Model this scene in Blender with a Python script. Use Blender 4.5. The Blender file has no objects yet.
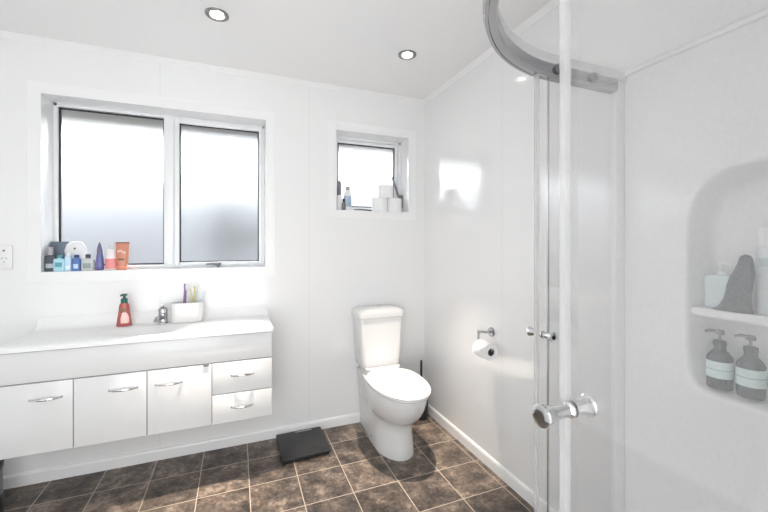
import bpy, bmesh, math, random
from mathutils import Vector, Matrix
random.seed(7)
PI = math.pi
SC = bpy.context.scene
COL = SC.collection

# ------------------------------------------------------------------ camera
cd = bpy.data.cameras.new('camera')
cam = bpy.data.objects.new('camera', cd)
COL.objects.link(cam)
cd.sensor_fit = 'HORIZONTAL'
cd.sensor_width = 36.0
cd.lens = 36.0 * 367.0 / 768.0
cd.shift_y = -12.5 / 768.0
cd.clip_start = 0.01
cam.location = (-1.3563, -2.5374, 1.2896)
cam.rotation_euler = (PI / 2, 0, -math.radians(21.828))
SC.camera = cam

# ------------------------------------------------------------------ world, light levels, exposure
w = bpy.data.worlds.new('sky')
SC.world = w
w.use_nodes = True
bg = w.node_tree.nodes['Background']
bg.inputs[0].default_value = (0.93, 0.97, 1.0, 1)
bg.inputs[1].default_value = 11.0
LAMP_W = 2.7
LAMP_COL = (1.0, 0.87, 0.74)
LAMP_SPREAD = 33
FILL_W = 28.0
# soft fill light added out of view behind the camera to brighten the room
hd = bpy.data.lights.new('added_fill_light', 'AREA')
hd.shape = 'RECTANGLE'; hd.size = 1.5; hd.size_y = 2.0; hd.energy = FILL_W; hd.color = (.95, .98, 1)
hl = bpy.data.objects.new('added_fill_light', hd); COL.objects.link(hl)
hl.location = (-1.75, -3.07, 1.2); hl.rotation_euler = (PI / 2 + .25, 0, 0)
VS = SC.view_settings
SC.display_settings.display_device = 'sRGB'
VS.view_transform = 'Standard'
VS.look = 'None'
VS.gamma = 1.0
VS.use_curve_mapping = False
VS.exposure = 0.52
SC.cycles.max_bounces = 14
SC.cycles.diffuse_bounces = 8
SC.cycles.glossy_bounces = 6
SC.cycles.transmission_bounces = 12
SC.cycles.transparent_max_bounces = 24
SC.cycles.use_denoising = True

# ------------------------------------------------------------------ materials
def mat(name, col=(.8, .8, .8), rough=.5, metal=0, spec=.5, **kw):
    m = bpy.data.materials.new(name)
    m.use_nodes = True
    b = m.node_tree.nodes['Principled BSDF']
    b.inputs['Base Color'].default_value = (*col, 1)
    b.inputs['Roughness'].default_value = rough
    b.inputs['Metallic'].default_value = metal
    b.inputs['Specular IOR Level'].default_value = spec
    for k, v in kw.items():
        b.inputs[k.replace('_', ' ')].default_value = v
    return m

def nd(m, t, **kw):
    n = m.node_tree.nodes.new(t)
    for k, v in kw.items():
        setattr(n, k, v)
    return n

def lk(m, a, b):
    m.node_tree.links.new(a, b)

def mth(m, op, a, b=None, c=None):
    n = nd(m, 'ShaderNodeMath', operation=op)
    for i, v in enumerate((a, b, c)):
        if v is None:
            continue
        if isinstance(v, (int, float)):
            n.inputs[i].default_value = v
        else:
            lk(m, v, n.inputs[i])
    return n.outputs[0]

def mixc(m, fac, a, b):
    n = nd(m, 'ShaderNodeMix', data_type='RGBA')
    for s, v in ((n.inputs[0], fac), (n.inputs[6], a), (n.inputs[7], b)):
        if isinstance(v, (int, float)):
            s.default_value = v
        elif isinstance(v, tuple):
            s.default_value = (*v, 1)
        else:
            lk(m, v, s)
    return n.outputs[2]

def noise(m, vec, scale, detail=4, rough=.6):
    n = nd(m, 'ShaderNodeTexNoise')
    n.inputs['Scale'].default_value = scale
    n.inputs['Detail'].default_value = detail
    n.inputs['Roughness'].default_value = rough
    lk(m, vec, n.inputs['Vector'])
    return n.outputs['Fac']

def ramp(m, fac, stops):
    n = nd(m, 'ShaderNodeValToRGB')
    cr = n.color_ramp
    while len(cr.elements) < len(stops):
        cr.elements.new(.5)
    for e, (p, c) in zip(cr.elements, stops):
        e.position = p
        e.color = (*c, 1)
    lk(m, fac, n.inputs[0])
    return n.outputs[0]

def wall_mat(name, axis, joints, col=(.86, .86, .86), rough=.13, faint=.93, spec=.5):
    """gloss white lining sheets with narrow vertical joints"""
    m = mat(name, col, rough, spec=spec)
    b = m.node_tree.nodes['Principled BSDF']
    tc = nd(m, 'ShaderNodeTexCoord')
    sx = nd(m, 'ShaderNodeSeparateXYZ')
    lk(m, tc.outputs['Object'], sx.inputs[0])
    v = sx.outputs[axis]
    acc = None
    for j in joints:
        d = mth(m, 'LESS_THAN', mth(m, 'ABSOLUTE', mth(m, 'SUBTRACT', v, j)), .0028)
        acc = d if acc is None else mth(m, 'MAXIMUM', acc, d)
    if acc is not None:
        lk(m, mixc(m, acc, col, tuple(c * faint for c in col)), b.inputs['Base Color'])
    n = noise(m, tc.outputs['Object'], 2.5, 2)
    bp = nd(m, 'ShaderNodeBump')
    bp.inputs['Strength'].default_value = .03
    bp.inputs['Distance'].default_value = .05
    lk(m, n, bp.inputs['Height'])
    lk(m, bp.outputs[0], b.inputs['Normal'])
    return m

M_wall_b = wall_mat('white_lining_back', 0, [-2.65, -1.784, -.896])
M_wall_r = wall_mat('white_lining_right', 1, [-.901], rough=.10, spec=.95)
M_wall = mat('white_wall', (.86, .86, .86), .2)
M_ceil = mat('ceiling_gloss_white', (.88, .88, .88), .15)
M_trim = mat('trim_white', (.88, .88, .88), .3)
M_alu = mat('white_window_aluminium', (.86, .87, .88), .3)
M_gasket = mat('gasket_black', (.03, .03, .03), .6)
M_ceramic = mat('ceramic_white', (.74, .74, .74), .10)
M_seat = mat('seat_white_plastic', (.82, .82, .82), .4)
M_bench = mat('benchtop_white_acrylic', (.90, .90, .90), .5, spec=.3)
M_door = mat('cabinet_white_gloss', (.76, .76, .76), .22)
M_carc = mat('cabinet_carcass_white', (.72, .72, .72), .4)
M_chrome = mat('chrome', (.78, .78, .79), .08, 1)
M_tap = mat('tap_chrome', (.50, .50, .51), .12, 1)
M_arm = mat('stay_grey_metal', (.28, .28, .29), .3, 1)
M_satin = mat('satin_chrome', (.6, .6, .6), .25, 1)
M_ring = mat('brushed_nickel', (.30, .29, .28), .35, 1)
M_railm = mat('rail_bright_aluminium', (.42, .42, .43), .15, 1)
M_dark = mat('dark_plastic', (.025, .025, .028), .35)
M_grey = mat('mid_grey_plastic', (.2, .2, .21), .4)
M_black_glass = mat('black_glass', (.032, .032, .034), .45, spec=.3)
M_black_rim = mat('black_rubber', (.015, .015, .016), .5)
M_acryl = mat('acrylic_white', (.84, .84, .84), .13)
M_paper = mat('paper_white', (.88, .88, .88), .9, spec=.1)
M_card = mat('cardboard_core', (.12, .10, .09), .9)
M_plastic_w = mat('plastic_white', (.85, .85, .85), .3)
M_lens = None

def emis(name, col, s):
    m = bpy.data.materials.new(name)
    m.use_nodes = True
    nt = m.node_tree
    nt.nodes.clear()
    e = nt.nodes.new('ShaderNodeEmission')
    o = nt.nodes.new('ShaderNodeOutputMaterial')
    e.inputs[0].default_value = (*col, 1)
    e.inputs[1].default_value = s
    nt.links.new(e.outputs[0], o.inputs[0])
    return m
def lens_mat():
    m = emis('downlight_lens_glow', (1, .98, .94), 4)
    nt = m.node_tree
    e = nt.nodes['Emission']; o = nt.nodes['Material Output']
    t = nt.nodes.new('ShaderNodeBsdfTransparent'); a = nt.nodes.new('ShaderNodeAddShader')
    nt.links.new(e.outputs[0], a.inputs[0]); nt.links.new(t.outputs[0], a.inputs[1]); nt.links.new(a.outputs[0], o.inputs[0])
    return m
M_lens = lens_mat()

def floor_mat():
    m = mat('stone_look_vinyl', (.2, .15, .12), .38, spec=.35)
    b = m.node_tree.nodes['Principled BSDF']
    tc = nd(m, 'ShaderNodeTexCoord')
    sx = nd(m, 'ShaderNodeSeparateXYZ')
    lk(m, tc.outputs['Object'], sx.inputs[0])
    u = mth(m, 'DIVIDE', mth(m, 'ADD', sx.outputs[0], 10 + .045), .25)
    v = mth(m, 'DIVIDE', mth(m, 'ADD', sx.outputs[1], 10 + .216), .25)
    def edge(t):
        f = mth(m, 'FRACT', t)
        return mth(m, 'MINIMUM', f, mth(m, 'SUBTRACT', 1.0, f))
    e = mth(m, 'MINIMUM', edge(u), edge(v))
    g = mth(m, 'LESS_THAN', e, .009)
    cx = nd(m, 'ShaderNodeCombineXYZ')
    lk(m, mth(m, 'FLOOR', u), cx.inputs[0])
    lk(m, mth(m, 'FLOOR', v), cx.inputs[1])
    wn = nd(m, 'ShaderNodeTexWhiteNoise', noise_dimensions='3D')
    lk(m, cx.outputs[0], wn.inputs['Vector'])
    # shift the stone figure from tile to tile
    off = nd(m, 'ShaderNodeVectorMath', operation='SCALE')
    lk(m, wn.outputs['Color'], off.inputs[0])
    off.inputs['Scale'].default_value = 7.0
    ad = nd(m, 'ShaderNodeVectorMath', operation='ADD')
    lk(m, tc.outputs['Object'], ad.inputs[0])
    lk(m, off.outputs[0], ad.inputs[1])
    n1 = noise(m, ad.outputs[0], 11, 8, .7)
    n2 = noise(m, ad.outputs[0], 55, 6, .75)
    s = mth(m, 'ADD', mth(m, 'MULTIPLY', n1, .64), mth(m, 'MULTIPLY', n2, .36))
    s = mth(m, 'ADD', s, mth(m, 'MULTIPLY', mth(m, 'SUBTRACT', wn.outputs['Value'], .5), .07))
    c = ramp(m, s, [(.37, (.036, .032, .029)), (.46, (.090, .073, .062)), (.54, (.165, .131, .107)), (.62, (.35, .282, .225))])
    c = mixc(m, g, c, (.50, .42, .34))
    lk(m, c, b.inputs['Base Color'])
    bp = nd(m, 'ShaderNodeBump')
    bp.inputs['Strength'].default_value = .15
    bp.inputs['Distance'].default_value = .004
    lk(m, mth(m, 'SUBTRACT', n2, mth(m, 'MULTIPLY', g, .5)), bp.inputs['Height'])
    lk(m, bp.outputs[0], b.inputs['Normal'])
    return m
M_floor = floor_mat()

def frosted(name, rough):
    m = bpy.data.materials.new(name)
    m.use_nodes = True
    b = m.node_tree.nodes['Principled BSDF']
    b.inputs['Base Color'].default_value = (.97, .98, 1, 1)
    b.inputs['Transmission Weight'].default_value = 1
    b.inputs['Roughness'].default_value = rough
    b.inputs['IOR'].default_value = 1.45
    tc = nd(m, 'ShaderNodeTexCoord')
    n = noise(m, tc.outputs['Object'], 90, 2)
    bp = nd(m, 'ShaderNodeBump')
    bp.inputs['Strength'].default_value = .25
    bp.inputs['Distance'].default_value = .004
    lk(m, n, bp.inputs['Height'])
    lk(m, bp.outputs[0], b.inputs['Normal'])
    return m
M_frost = frosted('obscure_glass', .36)

def clear_sheet(name, tint=(.985, .985, .985), haze=.03, speck=.0, refl=1.45, rough=.02, hazecol=(.93, .93, .93)):
    """thin glazing: passes light straight, mirrors by Fresnel, carries a film of dried water"""
    m = bpy.data.materials.new(name)
    m.use_nodes = True
    nt = m.node_tree
    nt.nodes.clear()
    out = nd(m, 'ShaderNodeOutputMaterial')
    tr = nd(m, 'ShaderNodeBsdfTransparent')
    tr.inputs[0].default_value = (*tint, 1)
    gl = nd(m, 'ShaderNodeBsdfGlossy')
    gl.inputs['Roughness'].default_value = rough
    lw = nd(m, 'ShaderNodeLayerWeight')
    lw.inputs[0].default_value = .5
    f0 = ((refl - 1) / (refl + 1)) ** 2
    fr = mth(m, 'ADD', mth(m, 'MULTIPLY', mth(m, 'POWER', lw.outputs['Facing'], 5.0), 1 - f0), f0)
    m1 = nd(m, 'ShaderNodeMixShader')
    lk(m, mth(m, 'MINIMUM', fr, .5), m1.inputs[0])
    lk(m, tr.outputs[0], m1.inputs[1])
    lk(m, gl.outputs[0], m1.inputs[2])
    df = nd(m, 'ShaderNodeBsdfDiffuse')
    df.inputs[0].default_value = (*hazecol, 1)
    tl = nd(m, 'ShaderNodeBsdfTranslucent')
    tl.inputs[0].default_value = (*hazecol, 1)
    m3 = nd(m, 'ShaderNodeMixShader')
    m3.inputs[0].default_value = .5
    lk(m, df.outputs[0], m3.inputs[1])
    lk(m, tl.outputs[0], m3.inputs[2])
    m2 = nd(m, 'ShaderNodeMixShader')
    if speck:
        tc = nd(m, 'ShaderNodeTexCoord')
        n = noise(m, tc.outputs['Object'], 260, 2, .7)
        h = mth(m, 'ADD', haze, mth(m, 'MULTIPLY', mth(m, 'SUBTRACT', n, .5), speck))
        lk(m, mth(m, 'MAXIMUM', h, 0.0), m2.inputs[0])
    else:
        m2.inputs[0].default_value = haze
    lk(m, m1.outputs[0], m2.inputs[1])
    lk(m, m3.outputs[0], m2.inputs[2])
    lk(m, m2.outputs[0], out.inputs[0])
    return m
M_glass = clear_sheet('shower_glass', haze=.045, speck=.10)
M_glass_far = clear_sheet('shower_glass_clean', haze=.02, speck=.03)
M_seal = clear_sheet('clear_seal_strip', tint=(.93, .93, .93), haze=.35, refl=1.45, rough=.1)
M_dome = clear_sheet('clear_acrylic_dome', tint=(.98, .98, .98), haze=.07, refl=1.4, rough=.05)

# ------------------------------------------------------------------ mesh helpers
def new():
    return bmesh.new()

def wloc(o):
    v = Vector((0, 0, 0))
    while o is not None:
        v += o.location
        o = o.parent
    return v

def obj(name, bm, m, parent=None, ang=32, sharp=False):
    bmesh.ops.remove_doubles(bm, verts=bm.verts, dist=1e-6)
    bmesh.ops.recalc_face_normals(bm, faces=bm.faces)
    off = wloc(parent)
    for v in bm.verts:
        v.co -= off
    for f in bm.faces:
        f.smooth = not sharp
    lim = math.radians(ang)
    for e in bm.edges:
        if len(e.link_faces) == 2:
            e.smooth = e.calc_face_angle(0) < lim
    me = bpy.data.meshes.new(name)
    bm.to_mesh(me)
    bm.free()
    me.materials.append(m)
    o = bpy.data.objects.new(name, me)
    COL.objects.link(o)
    if parent:
        o.parent = parent
    return o

def thing(name, label, cat, loc=(0, 0, 0), group=None):
    o = bpy.data.objects.new(name, None)
    o.empty_display_size = .05
    COL.objects.link(o)
    o.location = loc
    tag(o, label, cat, group)
    return o

def tag(o, label, cat, group=None):
    o['label'] = label
    o['category'] = cat
    if group:
        o['group'] = group
    return o

def struct(name, bm, m, parent=None, **k):
    o = obj(name, bm, m, parent, **k)
    if parent is None:
        o['kind'] = 'structure'
    return o

def box(bm, x0, x1, y0, y1, z0, z1, bev=0, seg=2):
    r = bmesh.ops.create_cube(bm, size=1)
    vs = r['verts']
    for v in vs:
        v.co = Vector(((x0 + x1) / 2 + v.co.x * (x1 - x0), (y0 + y1) / 2 + v.co.y * (y1 - y0), (z0 + z1) / 2 + v.co.z * (z1 - z0)))
    if bev:
        es = list({e for v in vs for e in v.link_edges})
        bmesh.ops.bevel(bm, geom=es, offset=bev, segments=seg, profile=.5, affect='EDGES')

def loft(bm, rings, close=True, cap0=True, cap1=True):
    vr = [[bm.verts.new(p) for p in r] for r in rings]
    n = len(vr[0])
    for a, b in zip(vr, vr[1:]):
        for i in range(n if close else n - 1):
            j = (i + 1) % n
            bm.faces.new((a[i], a[j], b[j], b[i]))
    if cap0:
        bm.faces.new(vr[0][::-1])
    if cap1:
        bm.faces.new(vr[-1])
    return vr

def frame_of(d):
    d = d.normalized()
    up = Vector((0, 0, 1)) if abs(d.z) < .9 else Vector((1, 0, 0))
    a = d.cross(up).normalized()
    return a, a.cross(d).normalized()

def cyl(bm, p, q, r0, r1=None, n=24):
    p, q = Vector(p), Vector(q)
    r1 = r0 if r1 is None else r1
    a, b = frame_of(q - p)
    loft(bm, [[c + (a * math.cos(t) + b * math.sin(t)) * r for t in [2 * PI * i / n for i in range(n)]] for c, r in ((p, r0), (q, r1))])

def lathe(bm, c, prof, axis=(0, 0, 1), n=32, cap0=True, cap1=True):
    """prof: (radius, distance along axis) pairs"""
    c = Vector(c)
    d = Vector(axis).normalized()
    a, b = frame_of(d)
    loft(bm, [[c + d * h + (a * math.cos(t) + b * math.sin(t)) * max(r, 1e-5) for t in [2 * PI * i / n for i in range(n)]] for r, h in prof], cap0=cap0, cap1=cap1)

def tube(bm, pts, r, n=12, rr=None):
    pts = [Vector(p) for p in pts]
    rings = []
    a = None
    for i, p in enumerate(pts):
        d = (pts[min(i + 1, len(pts) - 1)] - pts[max(i - 1, 0)]).normalized()
        if a is None:
            a, b = frame_of(d)
        else:
            a = (a - d * a.dot(d)).normalized()
            b = a.cross(d)
        q = rr[i] if rr else r
        rings.append([p + (a * math.cos(t) + b * math.sin(t)) * q for t in [2 * PI * k / n for k in range(n)]])
    loft(bm, rings)

def rrect(cx, cy, hx, hy, r, n=6):
    """rounded rectangle outline, counter-clockwise"""
    r = min(r, hx - 1e-4, hy - 1e-4)
    out = []
    for sx, sy, a0 in ((1, 1, 0), (-1, 1, PI / 2), (-1, -1, PI), (1, -1, 1.5 * PI)):
        for i in range(n + 1):
            t = a0 + (PI / 2) * i / n
            out.append((cx + sx * (hx - r) + r * math.cos(t), cy + sy * (hy - r) + r * math.sin(t)))
    return out

def prism(bm, outline, z0, z1, bev=0):
    """vertical prism of an xy outline with softened rims"""
    cx = sum(p[0] for p in outline) / len(outline)
    cy = sum(p[1] for p in outline) / len(outline)
    hx = max(abs(p[0] - cx) for p in outline)
    hy = max(abs(p[1] - cy) for p in outline)
    def ring(z, d):
        return [Vector((cx + (x - cx) * (1 - d / hx), cy + (y - cy) * (1 - d / hy), z)) for x, y in outline]
    if bev:
        rs = []
        for k in range(4):
            t = PI / 2 * k / 3
            rs.append(ring(z0 + bev * (1 - math.sin(t)), bev * (1 - math.cos(t))))
        top = []
        for k in range(4):
            t = PI / 2 * k / 3
            top.append(ring(z1 - bev * (1 - math.cos(t)), bev * (1 - math.sin(t))))
        loft(bm, rs[::-1][::-1] and [ring(z0, bev), ring(z0 + bev * .3, bev * .3), ring(z0 + bev, 0)] + [ring(z1 - bev, 0), ring(z1 - bev * .3, bev * .3), ring(z1, bev)])
    else:
        loft(bm, [ring(z0, 0), ring(z1, 0)])

def holed_slab(bm, axis, u0, u1, z0, z1, d0, d1, holes):
    """wall slab with rectangular openings; axis 'x': wall runs along x, thickness along y (d0..d1); 'y': the other way"""
    us = sorted({u0, u1} | {h[0] for h in holes} | {h[1] for h in holes})
    zs = sorted({z0, z1} | {h[2] for h in holes} | {h[3] for h in holes})
    solid = {}
    for i in range(len(us) - 1):
        for k in range(len(zs) - 1):
            cu, cz = (us[i] + us[i + 1]) / 2, (zs[k] + zs[k + 1]) / 2
            solid[i, k] = not any(h[0] < cu < h[1] and h[2] < cz < h[3] for h in holes)
    def P(u, d, z):
        return (u, d, z) if axis == 'x' else (d, u, z)
    def quad(*ps):
        bm.faces.new([bm.verts.new(P(*p)) for p in ps])
    for (i, k), s in solid.items():
        if not s:
            continue
        a, b, c, e = us[i], us[i + 1], zs[k], zs[k + 1]
        for d in (d0, d1):
            quad((a, d, c), (b, d, c), (b, d, e), (a, d, e))
        if not solid.get((i - 1, k)): quad((a, d0, c), (a, d1, c), (a, d1, e), (a, d0, e))
        if not solid.get((i + 1, k)): quad((b, d0, c), (b, d1, c), (b, d1, e), (b, d0, e))
        if not solid.get((i, k - 1)): quad((a, d0, c), (b, d0, c), (b, d1, c), (a, d1, c))
        if not solid.get((i, k + 1)): quad((a, d0, e), (b, d0, e), (b, d1, e), (a, d1, e))

def ring_frame(bm, x0, x1, z0, z1, t, y0, y1, tb=None, bev=0):
    """picture-frame of four mitre-less bars in the xz plane"""
    l, r, b, tt = (t, t, t, t) if tb is None else tb
    box(bm, x0, x0 + l, y0, y1, z0, z1, bev)
    box(bm, x1 - r, x1, y0, y1, z0, z1, bev)
    box(bm, x0 + l, x1 - r, y0, y1, z0, z0 + b, bev)
    box(bm, x0 + l, x1 - r, y0, y1, z1 - tt, z1, bev)

# ------------------------------------------------------------------ room shell
XL, YF, H = -2.75, -3.35, 2.4
W1 = (-2.342, -1.180, 1.135, 2.105)
W2 = (-.703, -.138, 1.528, 2.095)
RY0, RY1, RZ0, RZ1 = -2.335, -1.80, .825, 1.522      # shower niche in the wall beside the shower
bm = new(); box(bm, XL - .2, .3, YF - .2, .2, -.12, 0); struct('floor', bm, M_floor)
DL = [(-1.446, -.585), (-.427, -.585), (-1.446, -2.0), (-2.2, -2.9)]  # last pair is added out of view to help light the room
bm = new(); box(bm, XL - .2, .3, YF - .2, .2, H + .03, H + .15)
hole_r = .04
# ceiling sheet with round cut-outs for the recessed lamps
def ceiling_sheet(bm):
    xs = sorted({XL - .2, .3} | {v for x, y in DL for v in (x - .08, x + .08)})
    ys = sorted({YF - .2, .2} | {v for x, y in DL for v in (y - .08, y + .08)})
    for i in range(len(xs) - 1):
        for k in range(len(ys) - 1):
            a, b, c, d = xs[i], xs[i + 1], ys[k], ys[k + 1]
            m_ = [(x, y) for x, y in DL if a - 1e-6 <= x - .0799 and x + .0799 <= b + 1e-6 and c - 1e-6 <= y - .0799 and y + .0799 <= d + 1e-6]
            if m_ and b - a < .17 and d - c < .17:
                x, y = m_[0]
                n = 32
                ci = [bm.verts.new((x + hole_r * math.cos(2 * PI * t / n), y + hole_r * math.sin(2 * PI * t / n), H)) for t in range(n)]
                co = []
                for t in range(n):
                    an = 2 * PI * t / n
                    s = .08 / max(abs(math.cos(an)), abs(math.sin(an)))
                    co.append(bm.verts.new((x + s * math.cos(an), y + s * math.sin(an), H)))
                for t in range(n):
                    bm.faces.new((ci[t], ci[(t + 1) % n], co[(t + 1) % n], co[t]))
            else:
                bm.faces.new([bm.verts.new(p) for p in ((a, c, H), (b, c, H), (b, d, H), (a, d, H))])
ceiling_sheet(bm)
struct('ceiling', bm, M_ceil)
bm = new(); holed_slab(bm, 'x', XL - .2, .3, 0, H + .1, 0, .19, [W1, W2]); struct('wall_back', bm, M_wall_b)
bm = new(); holed_slab(bm, 'y', YF - .2, 0, 0, H + .1, 0, .14, [(RY0 - .02, RY1 + .02, RZ0 - .02, RZ1 + .02)]); struct('wall_right', bm, M_wall_r)
bm = new(); box(bm, .12, .3, -2.5, -1.6, .7, 1.7); struct('wall_right_backing', bm, M_wall)
bm = new(); box(bm, XL - .15, XL, YF - .2, .19, 0, H + .1); struct('wall_left', bm, M_wall)
bm = new(); box(bm, XL - .15, .3, YF - .15, YF, 0, H + .1); struct('wall_front', bm, M_wall)
bm = new(); box(bm, -.98, 0, -2.62, -2.515, 0, H + .05); struct('wall_shower', bm, M_wall)

def skirting(name, a, b, nrm, h=.066, t=.013):
    """baseboard from a to b (xy), standing off along nrm"""
    bm = new()
    prof = [(0, 0), (t, 0), (t, h - .012), (t - .003, h - .004), (t - .008, h), (0, h)]
    loft(bm, [[(p[0] + nrm[0] * u, p[1] + nrm[1] * u, z) for u, z in prof] for p in (a, b)])
    return struct(name, bm, M_trim, ang=20)
skirting('baseboard_back', (XL, 0), (0, 0), (0, -1))
skirting('baseboard_right', (0, 0), (0, -1.575), (-1, 0))
skirting('baseboard_left', (XL, YF), (XL, 0), (1, 0))

def cornice(name, a, b, nrm):
    bm = new()
    prof = [(0, -.030), (.005, -.030), (.006, -.026), (.013, -.018), (.018, -.008), (.022, -.004), (.022, 0), (0, 0)]
    loft(bm, [[(p[0] + nrm[0] * u, p[1] + nrm[1] * u, H + z) for u, z in prof] for p in (a, b)])
    return struct(name, bm, M_trim, ang=20)
cornice('trim_1', (XL, 0), (0, 0), (0, -1))
cornice('trim_2', (0, 0), (0, -2.515), (-1, 0))
cornice('trim_3', (XL, YF), (XL, 0), (1, 0))

# outside: ground, boundary fence, soffit under the eave
bm = new(); box(bm, -8, 6, .3, 12, -.6, -.5); struct('ground', bm, mat('outside_ground_grey', (.16, .165, .165), .9))
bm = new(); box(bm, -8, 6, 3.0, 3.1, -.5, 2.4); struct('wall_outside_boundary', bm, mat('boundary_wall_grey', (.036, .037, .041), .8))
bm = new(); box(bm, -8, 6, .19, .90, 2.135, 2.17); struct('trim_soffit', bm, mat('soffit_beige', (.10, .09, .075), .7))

bm = new(); bmesh.ops.create_icosphere(bm, subdivisions=4, radius=1)
for v in bm.verts:
    q = v.co
    k = 1 + .12 * math.sin(7 * q.x + 2) * math.sin(8 * q.y) + .10 * math.sin(11 * q.z + 5 * q.x)
    v.co = Vector((-1.40 + .30 * q.x * k, 1.55 + .25 * q.y * k, 1.50 + .30 * q.z * k))
t = thing('garden_shrub', 'dark shrub seen blurred through the obscure glass of the opening sash', 'shrub', (-1.40, 1.55, -.5))
obj('foliage', bm, mat('shrub_dark_green', (.022, .025, .026), .9), t)
bm = new(); tube(bm, [(-1.40, 1.55, -.5), (-1.42, 1.56, .4), (-1.40, 1.55, 1.3)], .03); obj('trunk', bm, mat('bark', (.06, .05, .04), .9), t)
# ------------------------------------------------------------------ windows
def architrave(x0, x1, z0, z1, t):
    bm = new(); ring_frame(bm, x0 - t, x1 + t, z0 - t, z1 + t, t, -.0025, .001, bev=.001)
    return bm
def surround(n, W):
    o = struct('window_%d' % n, architrave(*W, .06), M_trim, sharp=True)
    return o

win1 = surround(1, W1)
x0, x1, z0, z1 = W1
FY0, FY1 = .14, .185
bm = new()
box(bm, x0, x0 + .020, FY0, FY1, z0, z1, .003); box(bm, x1 - .016, x1, FY0, FY1, z0, z1, .003)
box(bm, x0, x1, FY0, FY1, z1 - .018, z1, .003); box(bm, x0, x1, FY0 - .004, FY1, z0, z0 + .02, .003)
obj('window_frame', bm, M_alu, win1)
bm = new(); box(bm, -1.786, -1.730, FY0 - .006, FY1, z0 + .018, z1 - .016, .004); obj('mullion', bm, M_alu, win1)
def pane(px0, px1, pz0, pz1, y, par, tilt=None):
    b1 = new(); ring_frame(b1, px0 - .001, px1 + .001, pz0 - .001, pz1 + .001, .008, y - .004, y + .012)
    b2 = new(); box(b2, px0 + .004, px1 - .004, y + .002, y + .007, pz0 + .004, pz1 - .004)
    g = obj('pane', b2, M_frost, par, sharp=True)
    k = obj('gasket', b1, M_gasket, par, sharp=True)
    return g, k
pane(x0 + .022, -1.786, z0 + .024, z1 - .022, .160, win1)
# opening sash
bm = new(); ring_frame(bm, -1.728, -1.197, z0 + .010, z1 - .014, .03, FY0 - .012, FY1 - .01, tb=(.030, .020, .024, .030), bev=.004)
sash = obj('sash', bm, M_alu, win1)
pane(-1.699, -1.216, z0 + .033, z1 - .043, .150, sash)
bm = new()
box(bm, -1.485, -1.455, FY0 - .030, FY0 - .012, z0 + .012, z0 + .030, .003)
tube(bm, [(-1.470, FY0 - .034, z0 + .020), (-1.50, FY0 - .036, z0 + .022), (-1.545, FY0 - .034, z0 + .021)], .006, rr=[.008, .007, .004])
box(bm, -1.480, -1.462, FY0 - .034, FY0 - .014, z0 + .002, z0 + .018, .003)
obj('window_handle', bm, M_grey, sash)

win2 = surround(2, W2)
x0, x1, z0, z1 = W2
bm = new()
box(bm, x0, x0 + .020, FY0, FY1, z0, z1, .003); box(bm, x1 - .022, x1, FY0, FY1, z0, z1, .003)
box(bm, x0, x1, FY0, FY1, z1 - .020, z1, .003); box(bm, x0, x1, FY0, FY1, z0, z0 + .014, .003)
obj('window_frame', bm, M_alu, win2)
# awning sash, hinged at the top and pushed open
hinge = Vector((0, FY0 + .02, z1 - .018))
T = Matrix.Translation(hinge) @ Matrix.Rotation(math.radians(2.5), 4, 'X') @ Matrix.Translation(-hinge)
sx0, sx1, sz0, sz1 = x0 + .022, x1 - .026, z0 + .016, z1 - .022
bm = new(); ring_frame(bm, sx0, sx1, sz0, sz1, .026, FY0 + .004, FY1 - .004, bev=.004)
bm.transform(T); sash2 = obj('sash', bm, M_alu, win2)
b1 = new(); ring_frame(b1, sx0 + .024, sx1 - .024, sz0 + .024, sz1 - .024, .009, FY0 + .006, FY0 + .022); b1.transform(T); obj('gasket', b1, M_gasket, sash2, sharp=True)
b2 = new(); box(b2, sx0 + .027, sx1 - .027, FY0 + .014, FY0 + .019, sz0 + .027, sz1 - .027); b2.transform(T); obj('pane', b2, M_frost, sash2, sharp=True)
bm = new()
tube(bm, [(-.205, .165, 1.82), (-.185, .15, 1.75), (-.165, .125, 1.655)], .009)
cyl(bm, (-.165, .12, 1.655), (-.145, .115, 1.66), .016)
tube(bm, [(-.16, .112, 1.65), (-.172, .105, 1.60), (-.168, .1, 1.555), (-.155, .1, 1.56)], .009)
box(bm, -.150, -.139, .10, .14, 1.57, 1.67, .002)
obj('stay_arm', bm, M_arm, win2)

# ------------------------------------------------------------------ recessed downlights
def downlight(x, y, label):
    t = thing('downlight', label, 'light', (x, y, H), 'recessed ceiling downlights')
    bm = new(); lathe(bm, (x, y, H), [(.036, .0), (.036, -.004), (.046, -.008), (.053, -.005), (.054, 0)], n=40, cap0=False, cap1=False)
    obj('trim_ring', bm, M_ring, t)
    bm = new(); lathe(bm, (x, y, H), [(.037, -.003), (.034, .008), (.027, .022)], n=40, cap0=False, cap1=False)
    obj('reflector', bm, M_ring, t)
    bm = new(); lathe(bm, (x, y, H + .004), [(.0005, -.0012), (.015, -.0008), (.029, .0005), (.029, .002), (.0005, .0012)], n=32, cap0=False, cap1=False)
    obj('lens', bm, M_lens, t)
    ld = bpy.data.lights.new('downlight_lamp', 'AREA')
    ld.shape = 'DISK'; ld.size = .05; ld.energy = LAMP_W; ld.color = LAMP_COL
    ld.spread = math.radians(LAMP_SPREAD)
    lo = bpy.data.objects.new('downlight_lamp', ld)
    COL.objects.link(lo); lo.parent = t; lo.location = (0, 0, .009)
for (x, y), lab in zip(DL, ('round chrome-rimmed downlight in the ceiling above the vanity', 'round chrome-rimmed downlight in the ceiling above the toilet',
                            'added unseen downlight in mid ceiling, out from the vanity, for more light', 'added unseen downlight in the ceiling behind the camera for more light')):
    downlight(x, y, lab)

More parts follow.
